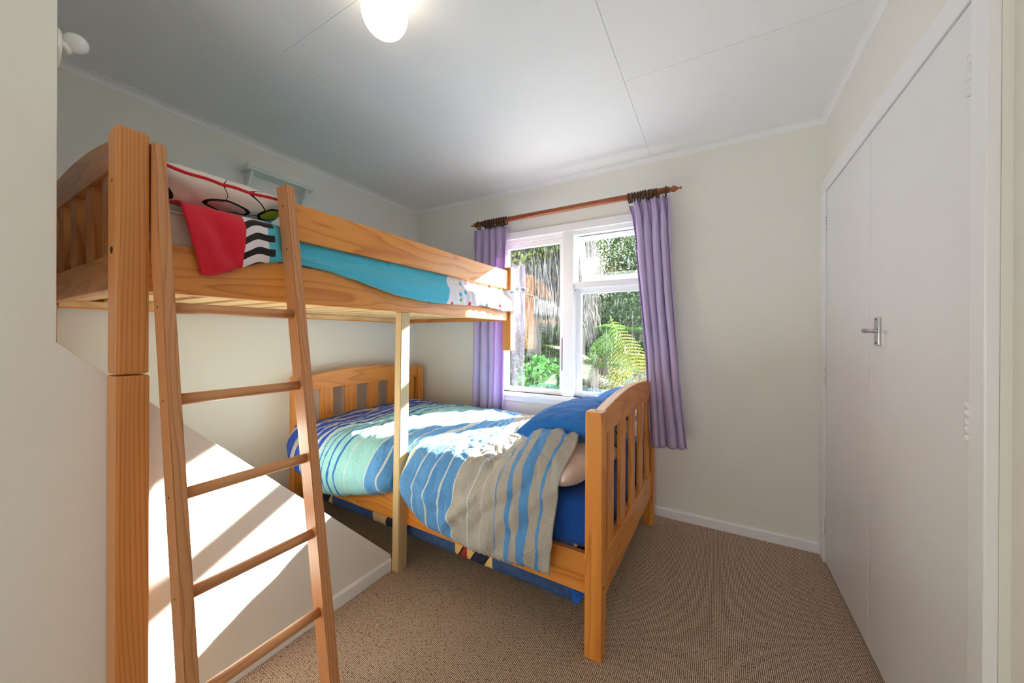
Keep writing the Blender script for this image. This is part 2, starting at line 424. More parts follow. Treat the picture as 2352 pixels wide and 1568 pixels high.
# handle: chrome back plate with a curled lever
wl = lf1.location + door.location
hp = box('handle_plate', -.004, .004, -.021, .021, -.0505, .0505, M['chrome'], None, .003); hp.parent = lf1
hp.location = Vector((XR-.0195, 1.752, 1.2155))-wl
lv = tube('handle_lever', [(0, 0, 0), (-.016, .0, 0), (-.024, .006, 0), (-.027, .020, .001)], [.0065, .0065, .008, .0085], M['chrome'], None, 14)
lv.parent = lf1; lv.location += Vector((XR-.022, 1.752, 1.2165))-wl
lv2 = tube('handle_lever', [(-.025, .010, 0), (-.026, -.014, 0), (-.016, -.062, -.002)], [.007, .0055, .004], M['chrome'], None, 12)
lv2.parent = lf1; lv2.location += Vector((XR-.022, 1.752, 1.2165))-wl
for dz_ in (-.042, .042):
    sc_ = sphere('plate_screw', (0, 0, 0), .003, M['metal_dark'], None, (.5, 1, 1), 10); sc_.parent = lf1; sc_.location = Vector((XR-.0238, 1.752, 1.2155+dz_))-wl

# ------------------------------------------------------------------ upper bunk
bk = root('bunk_bed', (-1.94, 1.365, 0), 'high varnished pine bunk frame along the left wall with slatted arched end', 'bunk bed')
W_ = M
box('post', -1.436, -1.360, .2925, .3560, 1.0835, 1.742, M['post_z'], bk, .007)
box('lower_post', -1.4375, -1.358, .2915, .3570, 0, 1.0805, M['post_z'], bk, .007)
box('post', -2.522, -2.448, .2925, .3560, 1.0850, 1.742, M['post_z'], bk, .007)
box('post', -1.446, -1.370, 2.3600, 2.4370, 1.0800, 1.7245, M['post_z'], bk, .005)
box('post', -2.522, -2.448, 2.3600, 2.4370, 1.3050, 1.7245, M['post_z'], bk, .005)
def arch_pts(x0, x1, zb, ze, zc, n=18):
    c_ = (x0+x1)/2; hw = (x1-x0)/2
    top = [(x0+(x1-x0)*i/n) for i in range(n+1)]
    return [(x0, zb), (x1, zb)] + [(x_, zc-(zc-ze)*((x_-c_)/hw)**2) for x_ in reversed(top)]
prism('headboard_rail', arch_pts(-2.448, -1.436, 1.660, 1.736, 1.776), 'y', .3115, .345, M['pine_x'], bk, .004)
box('mortise_plug', -2.105, -2.060, .3108, .3120, 1.690, 1.722, M['timber_z'], bk, 0)
for cx_ in (-1.5775, -1.7535, -1.9475, -2.130, -2.312):
    box('headboard_slat', cx_-.037, cx_+.037, .317, .340, 1.4195, 1.661, M['pine_z'], bk, .003)
box('end_rail', -2.448, -1.436, .3115, .345, 1.3180, 1.4200, M['pine_x'], bk, .004)
box('end_rail', -2.448, -1.446, 2.383, 2.413, 1.5600, 1.7000, M['pine_x'], bk, .004)
box('end_rail', -2.448, -1.446, 2.383, 2.413, 1.3100, 1.4500, M['pine_x'], bk, .004)
box('side_rail', -1.4150, -1.3900, .3565, 2.3600, 1.3120, 1.4560, M['orange_y'], bk, .003)
box('side_rail', -2.5060, -2.4810, .3565, 2.3600, 1.3060, 1.4500, M['orange_y'], bk, .003)
box('guard_rail', -1.4110, -1.3880, .7430, 2.3600, 1.5530, 1.6920, M['orange_y'], bk, .003)
box('slat_batten', -1.4400, -1.4155, .3600, 2.3550, 1.3125, 1.3390, M['slat_y'], bk, .002)
box('slat_batten', -2.4805, -2.4550, .3600, 2.3550, 1.3125, 1.3390, M['slat_y'], bk, .002)
n = 15
for i in range(n):
    y = .40 + i*(2.30-.40)/(n-1)
    box('bed_slat', -2.478, -1.418, y-.045, y+.045, 1.3395, 1.3570, M['slat_x'], bk, .002)
for (x_, y_, z_, r_) in ((-1.398, .2925, 1.415, .010), (-1.398, .2925, 1.60, .004)):
    o = sphere('bolt_head', (x_, y_, z_), r_, M['metal_dark'], bk, (1, .25, 1), 14)

# upper mattress
def mattress(name, x0, x1, y0, y1, z0, z1, mat, r=.03, parent=None, local=False, quilt=0, seed=0, **props):
    nx, ny = 90, 90; bm = bmesh.new(); bmesh.ops.create_cube(bm, size=1)
    bmesh.ops.subdivide_edges(bm, edges=list(bm.edges), cuts=40, use_grid_fill=True)
    hx, hy, hz_ = (x1-x0)/2, (y1-y0)/2, (z1-z0)/2
    for v in bm.verts:
        p = Vector((v.co.x*2*hx, v.co.y*2*hy, v.co.z*2*hz_))
        q = Vector((max(-hx+r, min(hx-r, p.x)), max(-hy+r, min(hy-r, p.y)), max(-hz_+r, min(hz_-r, p.z))))
        d = p-q
        if d.length > 1e-6: p = q + d.normalized()*r
        if quilt and d.length > 1e-6:
            nn = d.normalized(); p += nn*quilt*(abs(sin(p.x*34+sin(p.y*9)))*abs(sin(p.y*34))*abs(cos(p.z*20))-.5+fbm(p+Vector((seed, 0, 0)), 9)*.8)
        v.co = p
    bmesh.ops.recalc_face_normals(bm, faces=bm.faces)
    me = bpy.data.meshes.new(name); bm.to_mesh(me); bm.free(); smooth(me)
    return link(name, me, mat, parent, ploc(parent, ((x0+x1)/2, (y0+y1)/2, (z0+z1)/2), local), **props)
M['quilt'] = fabric('quilted_ticking', (226, 210, 200), 500, .08)
mt = mattress('mattress', -2.445, -1.4185, .3600, 2.3500, 1.3590, 1.572, M['quilt'], .03, quilt=.004,
     label='white quilted mattress in the high bunk frame under the red and blue duvet', category='mattress')
for zz in (1.560, 1.376):
    P = [(-1.4175, .39, zz), (-1.4175, 2.32, zz), (-2.4, 2.32, zz), (-2.4, .39, zz)]
    o = tube('piping', [P[0], P[1]], .004, M['quilt'], mt, 8)

# ------------------------------------------------------------------ printed single duvet on the bunk (red / zebra / blue / dots)
t = NT('printed_duvet'); uvn = t.coord('UV'); s_ = t.sep(uvn); obj = t.coord(); op = t.sep(obj)
RED, BLU, WHT, BLK = lin((214, 24, 50)), lin((76, 186, 212)), lin((228, 224, 230)), lin((22, 20, 22))
yy = s_[0]        # world y, metres ; s_[1] = distance from lower hem
wv = t.math('MULTIPLY', t.math('SINE', t.math('MULTIPLY', yy, 58)), .006)
band = t.math('FRACT', t.math('MULTIPLY', t.math('ADD', s_[1], wv), 20))
zeb = t.mix(t.math('GREATER_THAN', band, .52), WHT, BLK)
jag = t.math('MULTIPLY', t.math('SINE', t.math('MULTIPLY', s_[1], 2*pi*20)), .006)
e1 = t.math('GREATER_THAN', yy, .588)
c1 = t.mix(e1, RED, zeb)
e2 = t.math('GREATER_THAN', t.math('ADD', yy, jag), .662)
c2 = t.mix(e2, c1, BLU)
e2b = t.math('GREATER_THAN', t.math('SUBTRACT', yy, t.math('MULTIPLY', t.math('GREATER_THAN', band, .52), .020)), .662)
c2 = t.mix(e2b, c1, BLU)
# dots
vor = t.n('ShaderNodeTexVoronoi'); vor.inputs['Scale'].default_value = 1; vor.inputs['Randomness'].default_value = .65
vv = t.map(uvn, (17, 17, 1)); t.l(vv, vor.inputs['Vector'])
isd = t.math('LESS_THAN', vor.outputs['Distance'], .26)
hue = t.sep(vor.outputs['Color'])[0]
dc = t.ramp(hue, [(0, lin((215, 40, 70))), (.3, lin((70, 180, 220))), (.55, lin((90, 180, 70))), (.8, lin((230, 205, 80)))], 'CONSTANT')
dots = t.mix(isd, WHT, dc)
e3 = t.math('GREATER_THAN', t.math('ADD', yy, t.math('MULTIPLY', s_[1], -.35)), 1.60)
c3 = t.mix(e3, c2, dots)
t.l(c3, t.b.inputs['Base Color']); t.b.inputs['Roughness'].default_value = .85; t.b.inputs['Sheen Weight'].default_value = .15
t.bump(t.noise(obj, 700, 1), .12, .001)
M['duvet_up'] = t.m
zb = [(.43, 1.376), (.4735, 1.379), (.538, 1.400), (.639, 1.4425), (.70, 1.459), (.742, 1.462), (.79, 1.462), (.862, 1.4593), (.979, 1.4414), (1.09, 1.4158), (1.217, 1.3909), (1.39, 1.379), (1.53, 1.3766), (1.72, 1.382), (1.99, 1.3976), (2.23, 1.378), (2.46, 1.386)]
def itp(T, x):
    if x <= T[0][0]: return T[0][1]
    for (a, b), (c_, d) in zip(T, T[1:]):
        if x <= c_: return b+(d-b)*(x-a)/(c_-a)
    return T[-1][1]
NU, NV = 300, 90
P = []; UVs = []
for i in range(NU):
    y = .430 + (2.455-.430)*i/(NU-1)
    free = max(0, min(1, (.735-y)/.05)); free = free*free*(3-2*free)       # 1 in the ladder gap, 0 behind the guard rail
    zl = itp(zb, y); zl += .003*fbm((y, 3, 0), 14)
    far = max(0, min(1, (y-2.345)/.03))
    bul = 0 if y < .8 else .012*min(1, (y-.8)/.4)
    top = 1.600 + .012*fbm((y, 0, 0), 3)
    xout = -1.3785 + bul*.9 + .004*free*0
    if far > 0: xout = xout*(1-far) + (-1.352)*far
    A = [(-2.40, 1.590), (-2.2, top+.02), (-1.9, top+.028), (-1.6, top+.024), (-1.47, top+.006)]
    xg = -1.4175
    edge = [(-1.428+.03*free, 1.585), (xg+.036*free, 1.553), (-1.4165*(1-free)-1.378*free, 1.520), (-1.396*(1-free)-1.374*free+bul*.4, 1.485), (xout, 1.470-.004)]
    if far > 0: edge = [(e[0]*(1-far)+(-1.356)*far if k > 1 else e[0]*(1-far)+(-1.368)*far, e[1]) for k, e in enumerate(edge)]
    hang = [(xout+.001, max(zl+.012, min(1.45, (1.46+zl)/2))), (xout-.004, zl)]
    row = catmull([Vector((p[0], 0, p[1])) for p in A+edge+hang], NV)
    pr = []; L = 0; acc = [0]
    for a, b in zip(row, row[1:]): acc.append(acc[-1]+(b-a).length)
    for j in range(NV):
        q = row[j]; dn = acc[-1]-acc[j]       # distance from hem
        skew = 0
        yl = y
        if y < .60: yl = y + max(0, 1.56-q.z)*.24*(1-(y-.43)/.17) 
        p = Vector((q.x, yl, q.z))
        # wrinkles radiate from the ladder foot pinch
        hangz = max(0, min(1, (1.60-q.z)/.05))
        if y > .72:
            ph = (q.z-1.47)*150*exp(-(y-.74)*1.3) + (y-.74)*5
            am = .0085*exp(-((y-.98)/.40)**2)
            dx = am*sin(ph)+.006*fbm((y*1.0, q.z*3.5-y*.8, 1), 7, 4)
            if y > 1.62: dx += .004*sin(y*88+q.z*34+3*fbm((y, q.z, 4), 6))*min(1, (y-1.62)/.2)
        else:
            dx = .005*fbm((y*1.4, q.z*1.4, 2), 9, 3)
            dx += .012*sin((y*.9+(q.z-1.4)*.62)*44+1.5*fbm((y, q.z, 6), 6))*max(0, 1-abs(y-.55)/.14)
        lim = .0 if (q.z > 1.545 and q.z < 1.70 and y > .735 and q.x > -1.45) else 1
        p.x += (dx+.004*(y > .74))*hangz*lim if q.x > -1.47 else 0
        if y > .74 and q.z < 1.47: p.x = max(p.x, -1.3840)
        if y > .74 and lim == 0: p.x = min(p.x, -1.4150)
        if far == 0 and y < .742: p.x = min(p.x, -1.367) if y > .665 or p.y < .40 else min(p.x, -1.332)
        if q.x <= -1.47: p.z += .012*fbm((q.x, y, 7), 5, 3)
        pr.append(p); UVs.append((p.y, dn))
    P.append(pr)
dv = grid('duvet', NU, NV, P, M['duvet_up'], uv=lambda i, j: UVs[i*NV+j], solid=.006,
   label='red, black and white striped and turquoise printed duvet spilling over the high bunk rail', category='duvet')

# pillow on the bunk : superellipse cushion with pinched corners and red piping
def pillow(name, c, sx, sy, sz, rot, mat, parent=None, pinch=.12, n=60, seed=0, wr=.008, **props):
    bm = bmesh.new(); vs = {}
    def pt(u, v, side):
        # u,v in -1..1
        ex = 1-pinch*(v*v)*.55*0 ; 
        x = u*(1-pinch*(1-v*v)*.5*abs(u)**2); y = v*(1-pinch*(1-u*u)*.5*abs(v)**2)
        t_ = ((1-abs(u)**2.6)*(1-abs(v)**2.6)); t_ = max(0, t_)**.48
        z = side*t_
        p = Vector((x*sx/2, y*sy/2, z*sz/2))
        if t_ > 0:
            p.z += wr*fbm((x*sx*1.0+seed, y*sy, side), 11, 4)*min(1, t_*1.5)
            e = max(abs(u), abs(v)); p.z += wr*.3*sin((u*sx*40 if abs(v) > abs(u) else v*sy*40)+seed)*max(0, e-.6)*2*min(1, t_*2)*side
        return p
    for side in (1, -1):
        for i in range(n+1):
            for j in range(n+1):
                u = sin((i/n*2-1)*pi/2); v = sin((j/n*2-1)*pi/2)
                if side == -1 and (i in (0, n) or j in (0, n)): vs[(side, i, j)] = vs[(1, i, j)]; continue
                vs[(side, i, j)] = bm.verts.new(pt(u, v, side))
    for side in (1, -1):
        for i in range(n):
            for j in range(n):
                f = [vs[(side, i, j)], vs[(side, i+1, j)], vs[(side, i+1, j+1)], vs[(side, i, j+1)]]
                bm.faces.new(f if side == 1 else f[::-1])
    me = bpy.data.meshes.new(name); bm.to_mesh(me); bm.free(); smooth(me)
    o = link(name, me, mat, parent, Vector(c), **props); o.rotation_euler = rot; return o
t = NT('printed_pillowcase'); c = t.coord(); p3 = t.sep(c)
base = lin((232, 222, 212))
def blob(cx, cy, rx, ry, cz=None):
    a = t.math('POWER', t.math('DIVIDE', t.math('SUBTRACT', p3[0], cx), rx), 2)
    b = t.math('POWER', t.math('DIVIDE', t.math('SUBTRACT', p3[1], cy), ry), 2)
    return t.math('ADD', a, b)
# flat yellow patches outlined in black and a few loose black strokes (plain shapes)
cc = base
for (cx_, cy_, rx_, ry_, kc) in ((.235, .165, .030, .045, (212, 190, 40)), (.215, -.175, .03, .05, (224, 200, 50)), (.232, .02, .022, .06, (198, 168, 170))):
    d_ = blob(cx_, cy_, rx_, ry_)
    cc = t.mix(t.math('LESS_THAN', d_, 1.35), cc, BLK); cc = t.mix(t.math('LESS_THAN', d_, .85), cc, lin(kc))
for (cx_, cy_, rx_, ry_) in ((.25, .06, .035, .07), (.265, -.02, .02, .03)):
    d_ = blob(cx_, cy_, rx_, ry_); rr = t.math('ABSOLUTE', t.math('SUBTRACT', d_, 1))
    half = t.math('GREATER_THAN', p3[1], cy_-.01)
    cc = t.mix(t.math('MULTIPLY', t.math('LESS_THAN', rr, .07), half), cc, BLK)
t.l(cc, t.b.inputs['Base Color']); t.b.inputs['Roughness'].default_value = .85; t.bump(t.noise(c, 600, 1), .12, .001)
M['pcase'] = t.m
M['red'] = fabric('red_piping', (206, 20, 40))
pw = pillow('pillow', (-1.715, .560, 1.630), .60, .430, .155, (radians(0), radians(-13), radians(0)), M['pcase'], seed=3,
   label='white printed pillow with red piping on the high bunk, at the ladder end', category='pillow')
# piping round the upper edge
n = 96; pts = []
for k in range(n+1):
    a = 2*pi*k/n; m_ = max(abs(cos(a)), abs(sin(a))); u = cos(a)/m_; v = sin(a)/m_
    pts.append((u*(1-.12*(1-v*v)*.5)*.30, v*(1-.12*(1-u*u)*.5)*.215, .002+.002*sin(k*.9)))
o = tube('piping', pts, .0055, M['red'], None, 8, cap=False); o.parent = pw
M['sheet'] = fabric('white_cotton', (236, 226, 218))

# ------------------------------------------------------------------ support timber under the bunk rail
def leanpost():
    bm = bmesh.new()
    bot = [(-1.4230, 1.2600), (-1.3775, 1.2600), (-1.3775, 1.3200), (-1.4230, 1.3200)]
    topp = [(-1.4340, 1.2880), (-1.3890, 1.2880), (-1.3890, 1.3470), (-1.4340, 1.3470)]
    c_ = Vector((-1.405, 1.30, 0)); A = [bm.verts.new(Vector((x_, y_, 0))-c_) for x_, y_ in bot]; B = [bm.verts.new(Vector((x_, y_, 1.3105))-c_) for x_, y_ in topp]
    bm.faces.new(A[::-1]); bm.faces.new(B)
    for i in range(4): bm.faces.new((A[i], A[(i+1) % 4], B[(i+1) % 4], B[i]))
    bmesh.ops.bevel(bm, geom=list(bm.edges), offset=.003, segments=2, affect='EDGES')
    me = bpy.data.meshes.new('support_post'); bm.to_mesh(me); bm.free()
    o = link('support_post', me, M['timber_z'], None, c_)
    o['label'] = 'pale bare timber post propping the middle of the high bunk rail'; o['category'] = 'post'
leanpost()

# ------------------------------------------------------------------ ladder
ld = root('ladder', (-1.10, .55, 0), 'wooden bunk ladder with five round rungs leaning on the high bed', 'ladder')
LA, LB = -1.067, -.165
def lx(z): return LA+LB*z
for (y0, y1, zt) in ((.3585, .3860, 1.724), (.7070, .7400, 1.738)):
    bm = bmesh.new(); c_ = Vector((lx(.87)-.03, (y0+y1)/2, .87)); V = []
    for z_ in (.002, zt):
        V.append([bm.verts.new(Vector((a, b, z_ + (0 if z_ < 1 else (.0105 if a > lx(z_)-.03 else 0))*0))-c_) for a, b in ((lx(z_)-.0645, y0), (lx(z_), y0), (lx(z_), y1), (lx(z_)-.0645, y1))])
    bm.faces.new(V[0][::-1]); bm.faces.new(V[1])
    for i in range(4): bm.faces.new((V[0][i], V[0][(i+1) % 4], V[1][(i+1) % 4], V[1][i]))
    bmesh.ops.bevel(bm, geom=list(bm.edges), offset=.003, segments=2, affect='EDGES')
    me = bpy.data.meshes.new('ladder_rail'); bm.to_mesh(me); bm.free(); link('ladder_rail', me, M['ladder_z'], ld, c_-ld.location)
for z_ in (1.2645, 1.0145, .7678, .5194, .271):
    x_ = lx(z_)-.032; tube('rung', [(x_, .380, z_), (x_, .46, z_), (x_, .63, z_), (x_, .7125, z_)], .0155, M['ladder_y'], ld, 14)
    o = sphere('screw', (x_-.004, .3583, z_), .0032, M['metal_dark'], ld, (1, .3, 1), 8)
for z_ in (1.66, 1.50):
    sphere('screw', (lx(z_)-.03, .7067, z_), .0035, M['metal_dark'], ld, (1, .3, 1), 8)

# ------------------------------------------------------------------ lower bed
BD = root('bed', (-.354, 1.274, 0), 'low orange pine bed under the window with arched slatted ends', 'bed', rz=-.0192)
def L(*a, **k): return box(*a, parent=BD, local=True, **k)
for x0 in (-.065, -2.110):
    for y0 in (0, 1.098):
        L('post', x0, x0+.065, y0, y0+.065, 0, .914, M['orange_z'], bev=.008)
for (x0, x1, first, wd, step) in ((-.050, -.012, .180, .092, .2045), (-2.100, -2.062, .234, .098, .1945)):
    prism('arched_rail', arch_pts(.064, 1.099, .815, .906, .948), 'x', x0, x1, M['orange_y'], BD, .004, True)
    L('lower_rail', x0, x1, .064, 1.099, .190, .347, M['orange_y'], bev=.004)
    for k in range(5):
        yc = first+k*step
        L('slat', (x0+x1)/2-.002, (x0+x1)/2+.015, yc-wd/2, yc+wd/2, .3465, .8155, M['orange_z'], bev=.003)
L('side_rail', -2.046, -.064, .028, .054, .216, .366, M['orange_x'], bev=.003)
L('side_rail', -2.046, -.064, 1.109, 1.135, .205, .366, M['orange_x'], bev=.003)
for k in range(9): L('bed_slat', -1.98+k*.225, -1.91+k*.225, .055, 1.108, .206, .222, M['slat_y'], bev=.002)
sphere('bolt_head', (-.0005, .03, .262), .006, M['metal_dark'], BD, (.3, 1, 1), 12, True)
sphere('dowel_cap', (-.032, .03, .9145), .006, M['ladder_z'], BD, (1, 1, .15), 12, True)

# patchwork-print ticking of the lower mattress
t = NT('blue_print_ticking'); c = t.coord(); p3 = t.sep(c)
BL = t.mix(t.noise(c, 60, 4, .7), lin((18, 36, 84)), lin((70, 104, 158)))
def fr_(v, k): return t.math('FRACT', t.math('MULTIPLY', v, k))
px = t.math('FRACT', t.math('ADD', t.math('DIVIDE', p3[0], .60), .44))
inpatch = t.math('LESS_THAN', px, .36)
tri = t.math('FRACT', t.math('MULTIPLY', px, 8.3))
zz = t.math('MULTIPLY', t.math('ADD', p3[2], .3), 9)
zf = t.math('FRACT', t.math('ADD', zz, .3))
diag = t.math('GREATER_THAN', tri, zf)
cell = t.math('FRACT', t.math('MULTIPLY', t.math('FLOOR', t.math('MULTIPLY', px, 8.3)), .37))
cA = t.ramp(cell, [(0, lin((222, 186, 110))), (.4, lin((92, 132, 58))), (.7, lin((22, 30, 58)))], 'CONSTANT')
cB = t.ramp(cell, [(0, lin((150, 40, 36))), (.35, lin((30, 36, 62))), (.6, lin((222, 190, 120)))], 'CONSTANT')
pc = t.mix(diag, cA, cB)
line = t.math('LESS_THAN', t.math('ABSOLUTE', t.math('SUBTRACT', tri, zf)), .07)
pc = t.mix(line, pc, lin((24, 26, 40)))
colr = t.mix(inpatch, BL, pc)
torn = t.math('LESS_THAN', t.math('ADD', t.math('POWER', t.math('DIVIDE', t.math('SUBTRACT', p3[0], -.21), .05), 2), t.math('POWER', t.math('DIVIDE', t.math('SUBTRACT', p3[2], -.175), .05), 2)), t.math('ADD', .6, t.noise(c, 40, 2)))
colr = t.mix(torn, colr, lin((206, 168, 124)))
t.l(colr, t.b.inputs['Base Color']); t.b.inputs['Roughness'].default_value = .9; t.bump(t.noise(c, 300, 2), .2, .002)
M['tick'] = t.m
lmt = mattress('mattress', -2.375, -.440, 1.350, 2.400, .128, .545, M['tick'], .035, quilt=.003,
   label='blue mattress with patchwork print, its underside showing below the low bed rail', category='mattress')
lmt.rotation_euler = (0, 0, -.0192)

# royal blue fitted sheet over the foot end of the lower mattress
M['blue'] = fabric('royal_blue_cotton', (14, 84, 176), 500, .2)
M['blue2'] = fabric('bright_blue_cotton', (22, 112, 196), 500, .14)
NU, NV = 120, 70; P = []
for i in range(NU):
    x = -.412 - .46*i/(NU-1); f = i/(NU-1)
    yh = 1.3285 + .0192*(-.43-x)
    row = catmull([Vector((0, 2.38, .552)), Vector((0, 1.9, .556)), Vector((0, 1.42, .556)), Vector((0, yh+.03, .552)), Vector((0, yh+.001, .525)), Vector((0, yh-.002, .45)), Vector((0, yh+.002, .385)), Vector((0, yh+.010, .372))], NV)
    pr = []
    for j, q in enumerate(row):
        h_ = max(0, min(1, (.54-q.z)/.1)); edgef = exp(-(f/.05)**2)
        dy_ = h_*(.004*sin(x*120+q.z*30)+.004*fbm((x, q.z, 0), 14))
        pr.append(Vector((x, q.y - abs(dy_)*.9, q.z + .002*fbm((x, q.y, 5), 8))))
    P.append(pr)
sh = grid('fitted_sheet', NU, NV, P, M['blue'], solid=.003, label='royal blue fitted sheet over the foot end of the low mattress, behind the footboard', category='sheet')
# end drop facing the footboard
P = []
for i in range(50):
    y = 1.345+1.03*i/49; pr = []
    for j in range(24):
        z = .552-.34*j/23; pr.append(Vector((-.4185+.003*fbm((y, z, 1), 12)+.003*sin(y*70+z*20)*min(1, j/6), y, z)))
    P.append(pr)
grid('sheet_end', 50, 24, P, M['blue'], sh)
# loose corner hanging below the rail beside the front post
P = []
for i in range(14):
    f = i/13; x = -.500+.075*f; zt_ = .205; zl = .185-.045*max(0, 1-abs(f-.42)/.42)-.0
    P.append([Vector((x, 1.322+.004*sin(f*9)+.006*sin(j/9*3), zt_+(zl-zt_)*j/9)) for j in range(10)])
grid('sheet_corner', 14, 10, P, M['blue'], sh, solid=.003)

# white pillow under the hem, bright blue pillows on top
M['blush'] = fabric('blush_white_cotton', (240, 222, 210), 500, .06)
pillow('pillow', (-.575, 1.500, .652), .30, .46, .172, (radians(0), radians(0), radians(-14)), M['blush'], pinch=.05, seed=9, wr=.006,
   label='plump off-white pillow under the blue pillow, front corner by the footboard post', category='pillow')
pillow('pillow', (-.585, 1.715, .778), .37, .60, .190, (radians(1), radians(-9), radians(-8)), M['blue2'], pinch=.16, seed=5, wr=.007,
   label='bright blue pillow leaning against the inside of the low bed footboard, nearest the camera', category='pillow')
pillow('pillow', (-.560, 2.200, .775), .30, .42, .16, (radians(3), radians(-24), radians(4)), M['blue2'], pinch=.14, seed=15, wr=.006,
   label='second bright blue pillow at the window end of the footboard', category='pillow')
t = NT('black_white_print'); c = t.coord(); nn = t.noise(c, 14, 2, .5, 1.5)
t.l(t.ramp(nn, [(0, lin((40, 36, 40))), (.47, lin((226, 210, 196)))], 'CONSTANT'), t.b.inputs['Base Color']); t.b.inputs['Roughness'].default_value = .9
M['bwprint'] = t.m
pillow('pillow', (-.610, 2.12, .660), .38, .46, .20, (0, radians(-4), radians(2)), M['bwprint'], pinch=.08, seed=25, wr=.008,
   label='black and white printed pillow seen between the footboard slats under the window', category='pillow')

# ------------------------------------------------------------------ striped duvet on the lower bed
t = NT('striped_duvet'); uvn = t.coord('UV'); s_ = t.sep(uvn); obj = t.coord()
wob = t.math('MULTIPLY', t.math('SUBTRACT', t.noise(t.map(uvn, (10, 3, 1)), 1, 2), .5), .012)
uu = t.math('ADD', s_[0], wob)
DB, CR = lin((12, 76, 200)), lin((214, 200, 198)); TE, SB, GY = lin((152, 210, 212)), lin((84, 150, 212)), lin((178, 172, 160))
MB_, LW = lin((20, 104, 190)), lin((204, 214, 216))
st = [(0, DB), (.028, CR), (.040, DB), (.078, CR), (.092, DB), (.118, LW), (.124, DB), (.140, LW), (.147, DB), (.163, LW), (.168, DB), (.183, LW),
      (.188, TE), (.200, MB_), (.2065, TE), (.220, MB_), (.226, TE), (.245, MB_), (.252, TE), (.275, MB_), (.282, TE), (.318, LW), (.321, TE), (.360, LW), (.363, TE), (.395, LW), (.399, SB)]
st2 = [(0, SB), (.432, LW), (.436, SB), (.470, LW), (.474, SB), (.500, LW), (.516, SB), (.552, LW), (.556, SB), (.590, LW), (.594, SB), (.628, LW), (.632, SB), (.662, LW),
       (.666, GY), (.700, LW), (.703, GY), (.728, LW), (.731, GY), (.770, lin((190, 186, 176))), (.778, GY), (.822, SB), (.828, GY), (.858, SB), (.872, GY), (.898, SB), (.925, GY), (.955, SB), (.962, GY)]
cA = t.ramp(uu, st, 'CONSTANT'); cB = t.ramp(uu, st2, 'CONSTANT')
cc = t.mix(t.math('GREATER_THAN', uu, .41), cA, cB)
cc = t.mix(t.math('MULTIPLY', t.noise(obj, 3, 3), .12), cc, lin((120, 150, 170)))
t.l(cc, t.b.inputs['Base Color']); t.b.inputs['Roughness'].default_value = .88; t.b.inputs['Sheen Weight'].default_value = .1
fine = t.noise(obj, 38, 5, .62, 1.2)
rdg = t.math('POWER', t.math('SUBTRACT', 1, t.math('MULTIPLY', t.math('ABSOLUTE', t.math('SUBTRACT', t.noise(obj, 13, 4, .6, 1.6), .5)), 5), None, True), 3)
t.bump(t.math('ADD', t.math('MULTIPLY', fine, .5), t.math('MULTIPLY', rdg, .7)), .55, .006)
M['duvet_low'] = t.m
zbot = [(-2.30, .40), (-2.26, .36), (-2.196, .33), (-2.10, .295), (-2.018, .275), (-1.815, .300), (-1.63, .335), (-1.50, .372), (-1.44, .392), (-1.37, .392), (-1.28, .363), (-1.222, .315), (-1.11, .283), (-.89, .2606), (-.70, .267), (-.556, .280), (-.50, .285)]
NU, NV = 330, 230; P = []; UVs = []
def sst(a, b, x):
    x = max(0, min(1, (x-a)/(b-a))); return x*x*(3-2*x)
wx = [(-2.40, 0), (-1.93, .186), (-1.57, .40), (-1.02, .665)]
